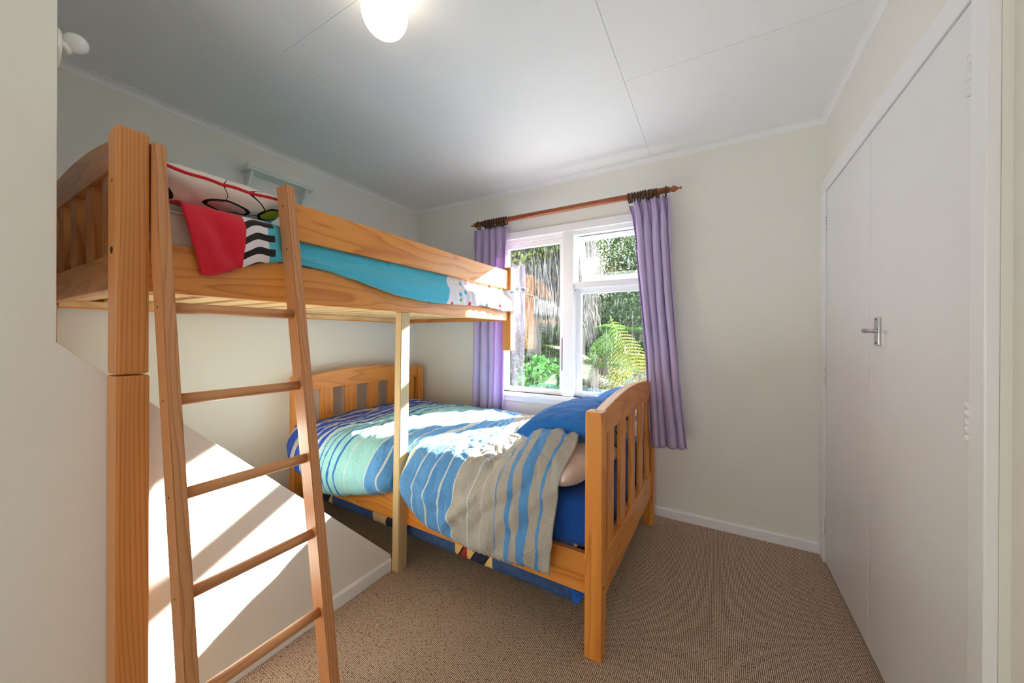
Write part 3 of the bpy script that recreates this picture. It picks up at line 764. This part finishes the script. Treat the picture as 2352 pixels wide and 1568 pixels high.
for i in range(NU):
    f = i/(NU-1); P_row = []
    # path across, from the back (window side) to the front hem; x position depends on how far across
    xb = -2.385 + (-1.03+2.385)*f            # back edge x
    xt = -2.375 + (-.475+2.375)*f            # front top x
    xh = -2.255 + (-.545+2.255)*f            # hanging hem x
    # resolve hem height using hem x
    zl = itp(zbot, xh)
    pinch = exp(-((xh+1.402)/.055)**2)
    yh = 1.243 + .088*pinch + .012*sst(-1.30, -1.0, xh) - .0
    bulge = .030*exp(-((xh+1.85)/.30)**2)
    ridge = 0.155*sst(-.86, -.62, xt)        # rises over the white pillow
    zt_ = .600 + .035*exp(-((xt+1.75)/.35)**2)
    zfr = .565 + .165*sst(-.90, -.60, xt) + .03*exp(-((xh+1.85)/.30)**2) - .03*pinch
    zbk = .588
    path = [(xb, 2.445, zbk-.06), (xb, 2.415, zbk-.008), (xb+(xt-xb)*.06, 2.34, zbk+.012), (xb+(xt-xb)*.35, 2.05, zt_+ridge*.30*0+.012), (xb+(xt-xb)*.66, 1.75, zt_+.012+ridge*.45),
            (xb+(xt-xb)*.90, 1.50, zt_+.004+ridge*.95), (xt, 1.36, zfr+.035), (xt*.9+xh*.1, yh+.045, zfr-.005), (xt*.6+xh*.4, yh-.002-bulge*.4, zfr-.075), (xt*.3+xh*.7, yh-.014-bulge, (zl+zfr)/2-.02), (xh, yh-.006-bulge*.5, zl+.035), (xh, yh+.010+.03*(zl > .31)*(xh < -1.3), zl)]
    row = catmull(path, NV)
    for j in range(NV):
        q = row[j].copy(); v = j/(NV-1)
        top = sst(2.44, 2.36, q.y)*sst(1.25, 1.36, q.y); side = sst(1.38, 1.27, q.y)
        # broad puffs, then folds
        puff = .016*fbm((q.x*1.2, q.y, 0), 3.0, 3)
        fold1 = .0075*(1-abs(fbm((q.x*2.6+q.y*.9, q.y*.9, 3), 3.4, 3))*2.2)
        fold2 = .0045*(1-abs(fbm((q.x*2.2-q.y*1.3, q.y*1.8+q.x*.4, 9), 8, 3))*2.0)
        g = sst(-1.35, -.95, q.x)
        fold3 = g*.005*sin((q.x*1.0+q.y*1.1+.25*fbm((q.x, q.y, 5), 4))*52)*exp(-((q.y-1.55)/.35)**2)
        q.z += top*(puff+fold1+fold2*(.6+.9*g)+fold3)
        # hanging side : vertical creases and a swept diagonal fold
        hs = side
        s1 = .0085*fbm((q.x*3.6+q.z*.8, q.z*1.0, 2), 5, 4)
        s2 = .010*g*sin((q.x*.8-q.z*1.0)*38+2.2*fbm((q.x, q.z, 8), 5))
        s3 = -.020*exp(-(((q.z-.36)-(q.x+1.05)*.95)/.030)**2)*sst(-1.12, -1.0, q.x)*sst(-.60, -.78, q.x)
        lip = -.016*exp(-((q.z-(.50+(q.x+1.30)*-.28))/.028)**2)*sst(-1.37, -1.3, q.x)*sst(-.96, -1.12, q.x)
        q.y += hs*(s1+s2*.6+s3+lip)
        if v > .985: q.z += .004*sin(f*420)*g
        # keep clear of post and rails
        if -1.445 < q.x < -1.365 and q.z < .62: q.y = max(q.y, 1.330)
        yr = 1.274+.0192*(-.354-q.x)+.028
        if q.z < .385 and not (-1.50 < q.x < -1.31): q.y = min(q.y, yr-.008)
        P_row.append(q)
        xs = q.x
        if f < .6: pass
        # pattern coordinate: X based near the head, hem based near the foot
        b1 = itp(wx, xs) if xs < -1.02 else None
        ff = (f - 0)  # 0..1
        # per-row mapping: position of x=-1.02 along this crossing
        xa, xz = (xb+(xt-xb)*sst(2.40, 1.36, q.y)), None
        head = -2.385 + .13*side; foot = -1.03+(.555)*sst(2.42, 1.36, q.y)*1.0 - .07*side
        if xs < -1.02: u_ = itp(wx, xs - .055*side*sst(-1.5, -2.1, xs)*-1 - .0)
        else: u_ = .665 + .335*(xs+1.02)/max(.05, (foot+1.02))
        # blend toward constant-f lines near the hem
        k = sst(.62, .95, f)
        fl = .665 + .335*(f-.715)/.285
        u_ = u_*(1-k) + fl*k if f > .62 else u_
        UVs.append((u_, v*1.6))
    P.append(P_row)
grid('duvet', NU, NV, P, M['duvet_low'], uv=lambda i, j: UVs[i*NV+j], solid=.010,
   label='rumpled duvet striped dark blue, aqua and stone grey, hanging off the low bed', category='duvet')

# ------------------------------------------------------------------ curtain rod, rings, curtains
RY, RZ = 2.430, 2.1215
rod = root('curtain_rod', (-.97, RY, RZ), 'long mahogany curtain pole with turned end knobs above the window', 'curtain rod')
tube('pole', [(-1.742, RY, RZ), (-1.2, RY, RZ), (-.7, RY, RZ), (-.262, RY, RZ)], .0195, M['rodwood'], rod, 18)
def lathe(name, prof, sgn, x0, mat, parent):
    pts = [(x0+sgn*p[0], RY, RZ) for p in prof]; return tube(name, pts, [p[1] for p in prof], mat, parent, 18)
fin = [(0, .013), (.006, .021), (.011, .013), (.016, .012), (.022, .018), (.030, .0205), (.040, .018), (.050, .010), (.058, .0055), (.064, .0045), (.067, .0075), (.072, .0080), (.077, .006), (.079, .001)]
lathe('end_knob', fin, 1, -.262, M['rodwood'], rod)
finl = [(0, .0195), (.005, .021), (.012, .020), (.022, .016), (.032, .009), (.040, .005), (.045, .0075), (.052, .0075), (.057, .001)]
lathe('end_knob', finl, -1, -1.742, M['rodwood'], rod)
for bx_ in (-1.672, -.338):
    b_ = box('bracket', bx_-.011, bx_+.011, YB-.012, YB, RZ-.055, RZ+.050, M['ringwood'], rod, .003)
    tube('bracket_arm', [(bx_, YB-.01, RZ-.006), (bx_, RY+.015, RZ-.008)], .009, M['ringwood'], rod, 10)
    tube('bracket_cup', [(bx_-.012, RY, RZ), (bx_+.012, RY, RZ)], .0235, M['ringwood'], rod, 18)
def ring_mesh():
    bm = bmesh.new(); n1, n2, Rr, r_ = 28, 8, .0290, .0060; V = []
    for i in range(n1):
        a = 2*pi*i/n1; V.append([bm.verts.new(((r_*sin(2*pi*j/n2)), (Rr+r_*cos(2*pi*j/n2))*cos(a), (Rr+r_*cos(2*pi*j/n2))*sin(a)-.008)) for j in range(n2)])
    for i in range(n1):
        for j in range(n2): bm.faces.new((V[i][j], V[(i+1) % n1][j], V[(i+1) % n1][(j+1) % n2], V[i][(j+1) % n2]))
    r2 = bmesh.ops.create_uvsphere(bm, u_segments=8, v_segments=6, radius=.0045); bmesh.ops.translate(bm, verts=r2['verts'], vec=(0, 0, -.042))
    bmesh.ops.recalc_face_normals(bm, faces=bm.faces)
    me = bpy.data.meshes.new('curtain_ring'); bm.to_mesh(me); bm.free(); smooth(me); me.materials.append(M['ringwood']); return me
rm = ring_mesh()
def ring(x_, lab, grp, tilt):
    o = bpy.data.objects.new('curtain_ring', rm); COL.objects.link(o); o.location = (x_, RY, RZ); o.rotation_euler = (0, 0, tilt)
    o['label'] = lab; o['category'] = 'ring'
    if grp: o['group'] = grp
random.seed(3)
ring(-1.725, 'lone dark curtain ring at the left end of the pole, outside its bracket', None, .05)
ORD = 'first second third fourth fifth sixth seventh eighth ninth tenth'.split()
for k in range(10): ring(-1.650+k*.0215+random.uniform(-.003, .003), ORD[k]+' dark ring of the left bunch, counted rightwards from the left bracket', 'rings bunched over the left curtain', random.uniform(-.22, .22))
ring(-.276, 'lone dark curtain ring at the right end of the pole, next to the turned knob', None, .1)
for k in range(9): ring(-.3625-k*.0175+random.uniform(-.002, .002), ORD[k]+' dark ring of the right bunch, counted leftwards from the right bracket', 'rings bunched over the right curtain', random.uniform(-.16, .16))

def curtain(name, xl, xr, ztop, zbot_, nf, amp, seed, y0, label, ampx=.010, fwd=0):
    """xl, xr: functions of s (0 top .. 1 bottom)"""
    NU, NV = 420, 90; P = []
    rnd = random.Random(seed); ph = [rnd.uniform(-.5, .5) for _ in range(40)]; am = [rnd.uniform(.65, 1.25) for _ in range(40)]
    for i in range(NU):
        u = i/(NU-1); pr = []
        for j in range(NV):
            s = j/(NV-1)
            k = u*nf; ki = int(k); fr = k-ki
            a_ = am[ki % 40]*(1-fr)+am[(ki+1) % 40]*fr
            uu = u + .022*sin(2*pi*(u*1.6+.3)+seed) + .016*sin(2*pi*(u*2.3+s*.9)+seed)*s
            wph = 2*pi*uu*nf + .5*sin(s*2.6+seed+u*7)
            sw = sin(wph); sq = math.copysign(abs(sw)**.75, sw)
            open_ = sst(0, .16, s); A = (amp*.55*(1-open_)+amp*open_)*a_*(1+.25*s)
            pinch = (1-open_)*.006*sin(wph*3)
            y = y0 - fwd*sst(.55, .85, s) + A*sq + pinch + .004*fbm((u*3, s*3, seed), 2.5)
            x = xl(s)+(xr(s)-xl(s))*(u + .0) + ampx*cos(wph)*open_*1.1 + .003*fbm((u*5, s*4, seed+3), 2)
            x = min(max(x, xl(s)-.012), xr(s)+.012)
            z = ztop(u)+(zbot_(u)-ztop(u))*s + .004*sin(wph)*(s > .985) + (.006*cos(wph*1.0)*(1-sst(0, .03, s)))
            # header tape puckers
            if .045 < s < .052: y -= .002
            pr.append(Vector((x, min(y, YB-.052), z)))
        P.append(pr)
    return grid(name, NU, NV, P, M['curtain'], solid=.0015, label=label, category='curtain')
XLs = [(0, -.505), (.05, -.482), (.28, -.455), (.58, -.405), (.80, -.366), (1, -.350)]
XRs = [(0, -.250), (.2, -.236), (.45, -.216), (.72, -.178), (1, -.130)]
curtain('curtain', lambda s: itp(XLs, s), lambda s: itp(XRs, s), lambda u: 2.060+.022*sst(0, .25, u), lambda u: .522+.018*u, 4.6, .032, 2, 2.426,
        'lilac pleated curtain at the right of the window, hanging below the footboard top', fwd=.100)
XLl = [(0, -1.772), (.3, -1.785), (1, -1.806)]
XRl = [(0, -1.450), (.3, -1.452), (.7, -1.458), (1, -1.462)]
curtain('curtain', lambda s: itp(XLl, s), lambda s: itp(XRl, s), lambda u: 2.078, lambda u: .600-.03*u, 4.8, .030, 11, 2.448,
        'lilac pleated curtain at the left of the window, behind the bunk end post')

# ------------------------------------------------------------------ lamps
lp = root('ceiling_lamp', (-1.005, .85, H), 'lit opal glass globe lamp on the ceiling', 'ceiling lamp')
tube('base', [(-1.005, .85, H-.0005), (-1.005, .85, H-.016), (-1.005, .85, H-.022)], [.052, .052, .044], M['rose'], lp, 32)
sphere('globe', (-1.005, .85, 2.310), .0765, M['globe'], lp, (1, 1, 1), 48)
wl_ = root('wall_lamp', (-1.488, .209, 1.93), 'small unlit white bulb in a round holder at the top of the stairwell wall end', 'wall lamp')
tube('holder_plate', [(-1.488, .2083, 1.93), (-1.488, .2145, 1.93), (-1.488, .2165, 1.93)], [.050, .050, .047], M['rose'], wl_, 32)
tube('lamp_socket', [(-1.488, .216, 1.935), (-1.490, .228, 1.947)], [.019, .016], M['rose'], wl_, 20)
t = NT('frosted_bulb'); t.b.inputs['Base Color'].default_value = lin((226, 228, 224)); t.b.inputs['Roughness'].default_value = .18; M['bulb'] = t.m
tube('bulb', [(-1.491, .2265, 1.945), (-1.493, .233, 1.953), (-1.496, .240, 1.962), (-1.499, .247, 1.971), (-1.502, .254, 1.980), (-1.504, .260, 1.987), (-1.5055, .2635, 1.991)], [.010, .0155, .0215, .0240, .0215, .0145, .002], M['bulb'], wl_, 24)

# ------------------------------------------------------------------ little shelf on the left wall
sf = root('wall_shelf', (XL, 1.25, 2.08), 'small pale grey-green shelf on the left wall above the bunk', 'shelf')
edge = [(0, 0), (.100, 0), (.104, .006), (.106, .012), (.112, .016), (.114, .026), (0, .026)]
prism('shelf_board', [(XL+p[0], 2.1890+p[1]) for p in edge], 'y', 1.052, 1.458, M['mint'], sf, .0012)
for y_ in (1.088, 1.418):
    pts = [(XL, 2.1885), (XL+.078, 2.1885), (XL+.079, 2.176), (XL+.066, 2.150), (XL+.040, 2.118), (XL+.024, 2.092), (XL+.012, 2.080), (XL, 2.080)]
    prism('shelf_bracket', pts, 'y', y_-.007, y_+.007, M['mint'], sf, .002)

# ------------------------------------------------------------------ garden beyond the window
def leafmat(name, a, b, c_, tl=.5, scale=2.5):
    t = NT(name); c = t.coord(); g = t.n('ShaderNodeNewGeometry')
    K = .52; dm = lambda q: tuple(v*K for v in lin(q)[:3])+(1,)
    col = t.ramp(g.outputs['Random Per Island'], [(0, dm(a)), (.5, dm(b)), (1, dm(c_))])
    dk = t.noise(c, scale, 3)
    col = t.mix(t.math('MULTIPLY', t.ramp(dk, [(.35, (0, 0, 0, 1)), (.7, (1, 1, 1, 1))]), .45), col, dm(a))
    t.l(col, t.b.inputs['Base Color']); t.b.inputs['Roughness'].default_value = .55
    tr = t.n('ShaderNodeBsdfTranslucent'); t.l(col, tr.inputs[0]); mx = t.n('ShaderNodeMixShader'); mx.inputs[0].default_value = tl
    t.l(t.b.outputs[0], mx.inputs[1]); t.l(tr.outputs[0], mx.inputs[2]); t.l(mx.outputs[0], t.out.inputs[0]); return t.m
M['fern_y'] = leafmat('yellow_fern', (100, 124, 40), (146, 152, 58), (176, 172, 84), .45)
M['fern_g'] = leafmat('green_fern', (48, 88, 44), (84, 122, 58), (128, 160, 80))
M['fern_dry'] = leafmat('dry_fern', (76, 66, 60), (110, 96, 88), (140, 126, 114), .2)
M['leaf_d'] = leafmat('dark_foliage', (44, 74, 50), (84, 118, 74), (136, 160, 100))
M['leaf_m'] = leafmat('mid_foliage', (44, 76, 40), (92, 120, 66), (160, 172, 98))
M['leaf_b'] = leafmat('bright_leaves', (44, 100, 44), (74, 136, 60), (110, 160, 76))
M['leaf_y'] = leafmat('yellow_blossom', (84, 100, 40), (140, 140, 52), (176, 168, 78), .35)
M['strand'] = leafmat('dead_frond_strands', (70, 66, 64), (140, 132, 128), (196, 190, 186), .15)
M['earth'] = plain('leaf_litter', (58, 54, 40), .95)
def mesh_from(name, V, Fs, mat, parent, **props):
    me = bpy.data.meshes.new(name); me.from_pydata(V, [], Fs); me.update(); return link(name, me, mat, parent, (0, 0, 0), **props)
def leaves(rnd, c, rad, n, size, droop=.3, shell=.55):
    V, Fs = [], []
    for _ in range(n):
        while True:
            p = Vector((rnd.uniform(-1, 1), rnd.uniform(-1, 1), rnd.uniform(-1, 1)))
            if p.length < 1 and p.length > shell*rnd.random(): break
        lump = 1+.22*noise.noise(p*2.3+Vector(c))
        p = Vector((p.x*rad[0], p.y*rad[1], p.z*rad[2]))*lump
        s = size*rnd.uniform(.6, 1.4); d = Vector((rnd.uniform(-1, 1), rnd.uniform(-1, 1), rnd.uniform(-.8, .5))).normalized()
        e = d.cross(Vector((rnd.uniform(-1, 1), rnd.uniform(-1, 1), rnd.uniform(-1, 1)))).normalized()*s*.32
        k = len(V); V += [tuple(p), tuple(p+d*s*.5+e), tuple(p+d*s+Vector((0, 0, -s*droop))), tuple(p+d*s*.5-e)]; Fs.append((k, k+1, k+2, k+3))
    return V, Fs
def bush(name, label, cat, c, rad, n, size, mat, seed, stem=True, group=None, ground=0.0):
    rnd = random.Random(seed); r_ = root(name, (c[0], c[1], ground), label, cat, group)
    V, Fs = leaves(rnd, c, rad, n, size); V = [(v[0], v[1], v[2]+c[2]-ground) for v in V]
    mesh_from('foliage', V, Fs, mat, r_, kind='stuff')
    if stem:
        for k in range(3):
            a = rnd.uniform(0, 6.28); q = Vector((cos(a)*rad[0]*.45, sin(a)*rad[1]*.45, c[2]-ground+rad[2]*.4))
            tube('stem', [Vector((0, 0, -.05)), Vector((q.x*.3, q.y*.3, q.z*.45)), q], [.03, .022, .008], M['bark'], None, 6).parent = r_
    return r_
def frond(parent, base, direction, length, width, mat, arch=.35, npin=26, seed=0, curl=.0, flat_up=None, sweep=.35):
    rnd = random.Random(seed); V, Fs = [], []
    d = Vector(direction).normalized(); side = d.cross(Vector((0, 0, 1)) if flat_up is None else Vector(flat_up)).normalized(); upv = side.cross(d).normalized()
    def spine(s): return Vector(base)+d*length*s+upv*(-arch*length*s*s)+Vector((0, 0, -curl*length*s**4))
    pts = [spine(k/12) for k in range(13)]
    for a, b in zip(pts, pts[1:]):
        k = len(V); w_ = .007; V += [tuple(a-side*w_), tuple(a+side*w_), tuple(b+side*w_*.8), tuple(b-side*w_*.8)]; Fs.append((k, k+1, k+2, k+3))
    for i in range(npin):
        s = .10+.89*i/(npin-1); L_ = width*sin(pi*min(1, (s*.86+.16)))**.8
        for sg in (-1, 1):
            b0 = spine(s); dr = (side*sg + d*sweep).normalized(); nl = max(6, int(L_/.022))
            for q in range(nl):
                f = q/nl; p = b0+dr*L_*f+Vector((0, 0, -.30*L_*f*f)); ll = L_*.10*(1-f*.7)+.005; ww = L_/nl*.40
                for s2 in (-1, 1):
                    e = (d*s2).normalized()*ll+Vector((0, 0, -ll*.45))
                    k = len(V); V += [tuple(p-dr*ww), tuple(p+dr*ww), tuple(p+e+dr*ww*.6)]; Fs.append((k, k+1, k+2))
    return mesh_from('frond', V, Fs, mat, parent)
# bank rising behind the garden; left of the sun's path it climbs higher
P = []
for i in range(60):
    x = -9+14*i/59; pr = []
    for j in range(40):
        y = 2.9+8.5*j/39; hgt_ = -.55+ .42*max(0, y-4.2)*(1-.55*sst(-1.8, .5, x)) + .25*fbm((x, y, 0), .7)
        pr.append(Vector((x, y, hgt_)))
    P.append(pr)
g_ = grid('hillside', 60, 40, P, M['earth'], kind='structure')
# background evergreens
B_ = [(-5.6, 9.6, 2.5, 1.5, 1.9, 'leaf_d'), (-3.9, 9.3, 2.7, 1.3, 2.0, 'leaf_d'), (-2.5, 9.0, 2.8, 1.1, 1.9, 'leaf_m'), (-1.5, 9.2, 2.6, 1.0, 1.8, 'leaf_d'), (-6.4, 8.6, 1.4, 1.3, 1.4, 'leaf_m'),
      (-.5, 9.8, 1.9, 1.1, 1.5, 'leaf_d'), (-4.8, 8.0, .9, 1.1, 1.1, 'leaf_d'), (-3.1, 7.7, 1.0, 1.1, 1.1, 'leaf_d'), (-1.7, 7.9, 1.2, 1.0, 1.1, 'leaf_d'), (-.6, 7.7, .6, .9, .9, 'leaf_m')]
labs = ['dark evergreen at the far left behind the bunk end, seen through the left pane', 'dark evergreen behind the left pane, high up', 'lighter bushy tree filling the open top window', 'dark evergreen behind the right pane, beside the lilac curtain', 'mid green tree low at the left edge of the left pane',
        'dark tree at the far right, mostly behind the right curtain', 'low dark shrub on the bank behind the left pane', 'low dark shrub on the bank behind the mullion', 'low dark shrub behind the yellow fern frond', 'mid green shrub behind the right curtain edge']
for k, (x, y, z, r1, r2, m_) in enumerate(B_):
    bush('evergreen_tree' if k < 6 else 'garden_shrub', labs[k], 'tree' if k < 6 else 'shrub', (x, y, z), (r1, r1*.8, r2), 9000 if k < 6 else 6000, .075 if k < 6 else .06, M[m_], 40+k, ground=max(-.2, z-r2-.6))
# tree fern with a skirt of dead strands, behind the left pane
tf = root('tree_fern', (-3.05, 6.1, -.1), 'tree fern with grey dead fronds hanging down its trunk behind the left pane', 'tree fern')
tr_ = tube('trunk', [(-3.05, 6.1, -.2), (-3.0, 6.1, 1.2), (-2.95, 6.12, 2.9)], [.16, .13, .12], M['bark'], tf, 12)
rnd = random.Random(5); V, Fs = [], []
for _ in range(2600):
    a = rnd.uniform(0, 2*pi); r0 = rnd.uniform(.12, .85); p = Vector((.05+cos(a)*r0*1.15, sin(a)*r0*.6, rnd.uniform(2.2, 3.3))); L_ = rnd.uniform(.3, 1.2)
    q = p+Vector((rnd.uniform(-.14, .14), rnd.uniform(-.1, .1), -L_)); w_ = Vector((rnd.uniform(.003, .008), rnd.uniform(-.005, .005), 0)); k = len(V)
    m_ = (p+q)/2+Vector((rnd.uniform(-.06, .06), 0, 0)); V += [tuple(p-w_), tuple(p+w_), tuple(m_+w_), tuple(m_-w_), tuple(q)]; Fs += [(k, k+1, k+2, k+3), (k+3, k+2, k+4)]
mesh_from('dead_strands', V, Fs, M['strand'], tf, kind='stuff')
for k in range(9):
    a = 2*pi*k/9+.3; frond(tf, (.08, .02, 3.15), (cos(a), sin(a)*.7, .28), 1.15, .26, M['fern_g'] if k % 3 else M['fern_y'], .42, 26, 60+k)
V, Fs = leaves(random.Random(8), (0, 0, 0), (1.1, .6, .33), 2600, .07); V = [(v[0]+.1, v[1]-.1, v[2]+3.0) for v in V]
mesh_from('creeper_leaves', V, Fs, M['leaf_m'], tf, kind='stuff')
V, Fs = leaves(random.Random(9), (0, 0, 0), (.9, .5, .30), 420, .10); V = [(v[0]-.1, v[1]-.5, v[2]+2.85) for v in V]
mesh_from('yellow_leaves', V, Fs, M['fern_y'], tf, kind='stuff')
# second slim trunk at the left edge of the right pane
tk = root('slim_tree', (-1.98, 5.9, -.1), 'slim grey tree trunk hung with dry strands at the left edge of the right pane', 'tree')
tube('trunk', [(-1.98, 5.9, -.2), (-2.0, 5.9, 1.0), (-1.90, 5.9, 2.0), (-1.96, 5.9, 3.2)], [.07, .06, .055, .05], M['bark'], tk, 10)
V, Fs = [], []
for _ in range(900):
    a = rnd.uniform(0, 2*pi); r0 = rnd.uniform(.03, .25); p = Vector((cos(a)*r0, sin(a)*r0, rnd.uniform(1.5, 3.1))); q = p+Vector((rnd.uniform(-.1, .16), 0, -rnd.uniform(.2, .7))); w_ = Vector((.005, 0, 0)); k = len(V)
    V += [tuple(p-w_), tuple(p+w_), tuple(q)]; Fs.append((k, k+1, k+2))
mesh_from('dead_strands', V, Fs, M['strand'], tk, kind='stuff')
# fern clump: the bright yellow frond, green fronds, a dry curled one
fc = root('fern_clump', (-.95, 5.45, .1), 'fern with one large yellow-green frond, behind the right pane', 'fern')
frond(fc, (.12, -.02, .12), (-.60, -.1, 1.32), 1.42, .36, M['fern_y'], .10, 25, 1, .0, flat_up=(-.1, -1, .1), sweep=-.15)
for k, (dx, dy, dz, ln, m_) in enumerate(((-1, .2, .75, 1.5, 'fern_g'), (-.9, -.1, .35, 1.5, 'fern_g'), (.3, .1, 1, 1.2, 'fern_g'), (-.5, .4, 1, 1.3, 'fern_g'))):
    frond(fc, (.0, .1*k, .15), (dx, dy, dz), ln, .30, M[m_], .40, 28, 10+k)
fd = root('dry_fern', (-.75, 4.75, .1), 'brown curled dead fern frond low in the right pane', 'fern')
frond(fd, (.12, 0, .28), (-.42, .05, .62), .62, .20, M['fern_dry'], .35, 22, 21, .35, flat_up=(0, -1, .2))
frond(fd, (.05, 0, .10), (-.8, .05, .35), .7, .10, M['fern_dry'], .3, 18, 22, .2, flat_up=(0, -1, .2))
fg = root('fern_clump', (-2.3, 5.0, -.1), 'green fern with arching fronds across the middle of the left pane', 'fern')
for k in range(8):
    a = 2*pi*k/8+.2; frond(fg, (0, 0, .75), (cos(a), sin(a)*.8, .55), 1.0, .24, M['fern_g'], .55, 26, 30+k)
tube('fern_stem', [(0, 0, -.2), (0, 0, .78)], [.06, .05], M['bark'], None, 8).parent = fg
fh = root('fern_clump', (-1.75, 6.6, 0), 'green fern spreading behind the yellow frond', 'fern')
for k in range(9):
    a = 2*pi*k/9+.1; frond(fh, (0, 0, 1.2), (cos(a), sin(a)*.8, .5), 1.2, .28, M['fern_g'], .5, 28, 80+k)
tube('fern_stem', [(0, 0, -.2), (0, 0, 1.22)], [.07, .06], M['bark'], None, 8).parent = fh
fk = root('fern_clump', (-1.55, 5.2, -.1), 'pale green fern fanning out at the left side of the right pane', 'fern')
for k, (dx, dy, dz, ln) in enumerate(((1, -.1, .35, 1.0), (.8, .1, .7, 1.0), (-.6, -.1, .5, .9), (.5, -.3, .2, .9), (-1, .1, .25, .9), (.2, -.2, .8, .9))):
    frond(fk, (0, 0, 1.0-.05*k), (dx, dy, dz), ln, .26, M['fern_g'] if k % 2 else M['fern_y'], .45, 24, 120+k)
tube('fern_stem', [(0, 0, -.2), (0, 0, 1.02)], [.05, .045], M['bark'], None, 8).parent = fk
bush('leafy_shrub', 'bright green broad-leaved shrub at the bottom of the left pane', 'shrub', (-1.86, 4.1, .55), (.42, .3, .40), 420, .11, M['leaf_b'], 3, ground=-.2)
bush('flowering_shrub', 'yellow-flowered shrub at the bottom of the right pane', 'shrub', (-1.02, 4.55, .42), (.26, .22, .42), 1200, .035, M['leaf_y'], 4, ground=-.2)
bush('garden_shrub', 'dark shrub below the dead fern, foot of the right pane', 'shrub', (-.70, 5.1, .15), (.7, .3, .42), 2200, .06, M['leaf_m'], 6, ground=-.3)
bush('garden_shrub', 'dark shrub behind the bright leafy one, low in the left pane', 'shrub', (-2.6, 5.2, .35), (.9, .4, .60), 4000, .06, M['leaf_d'], 7, ground=-.3)
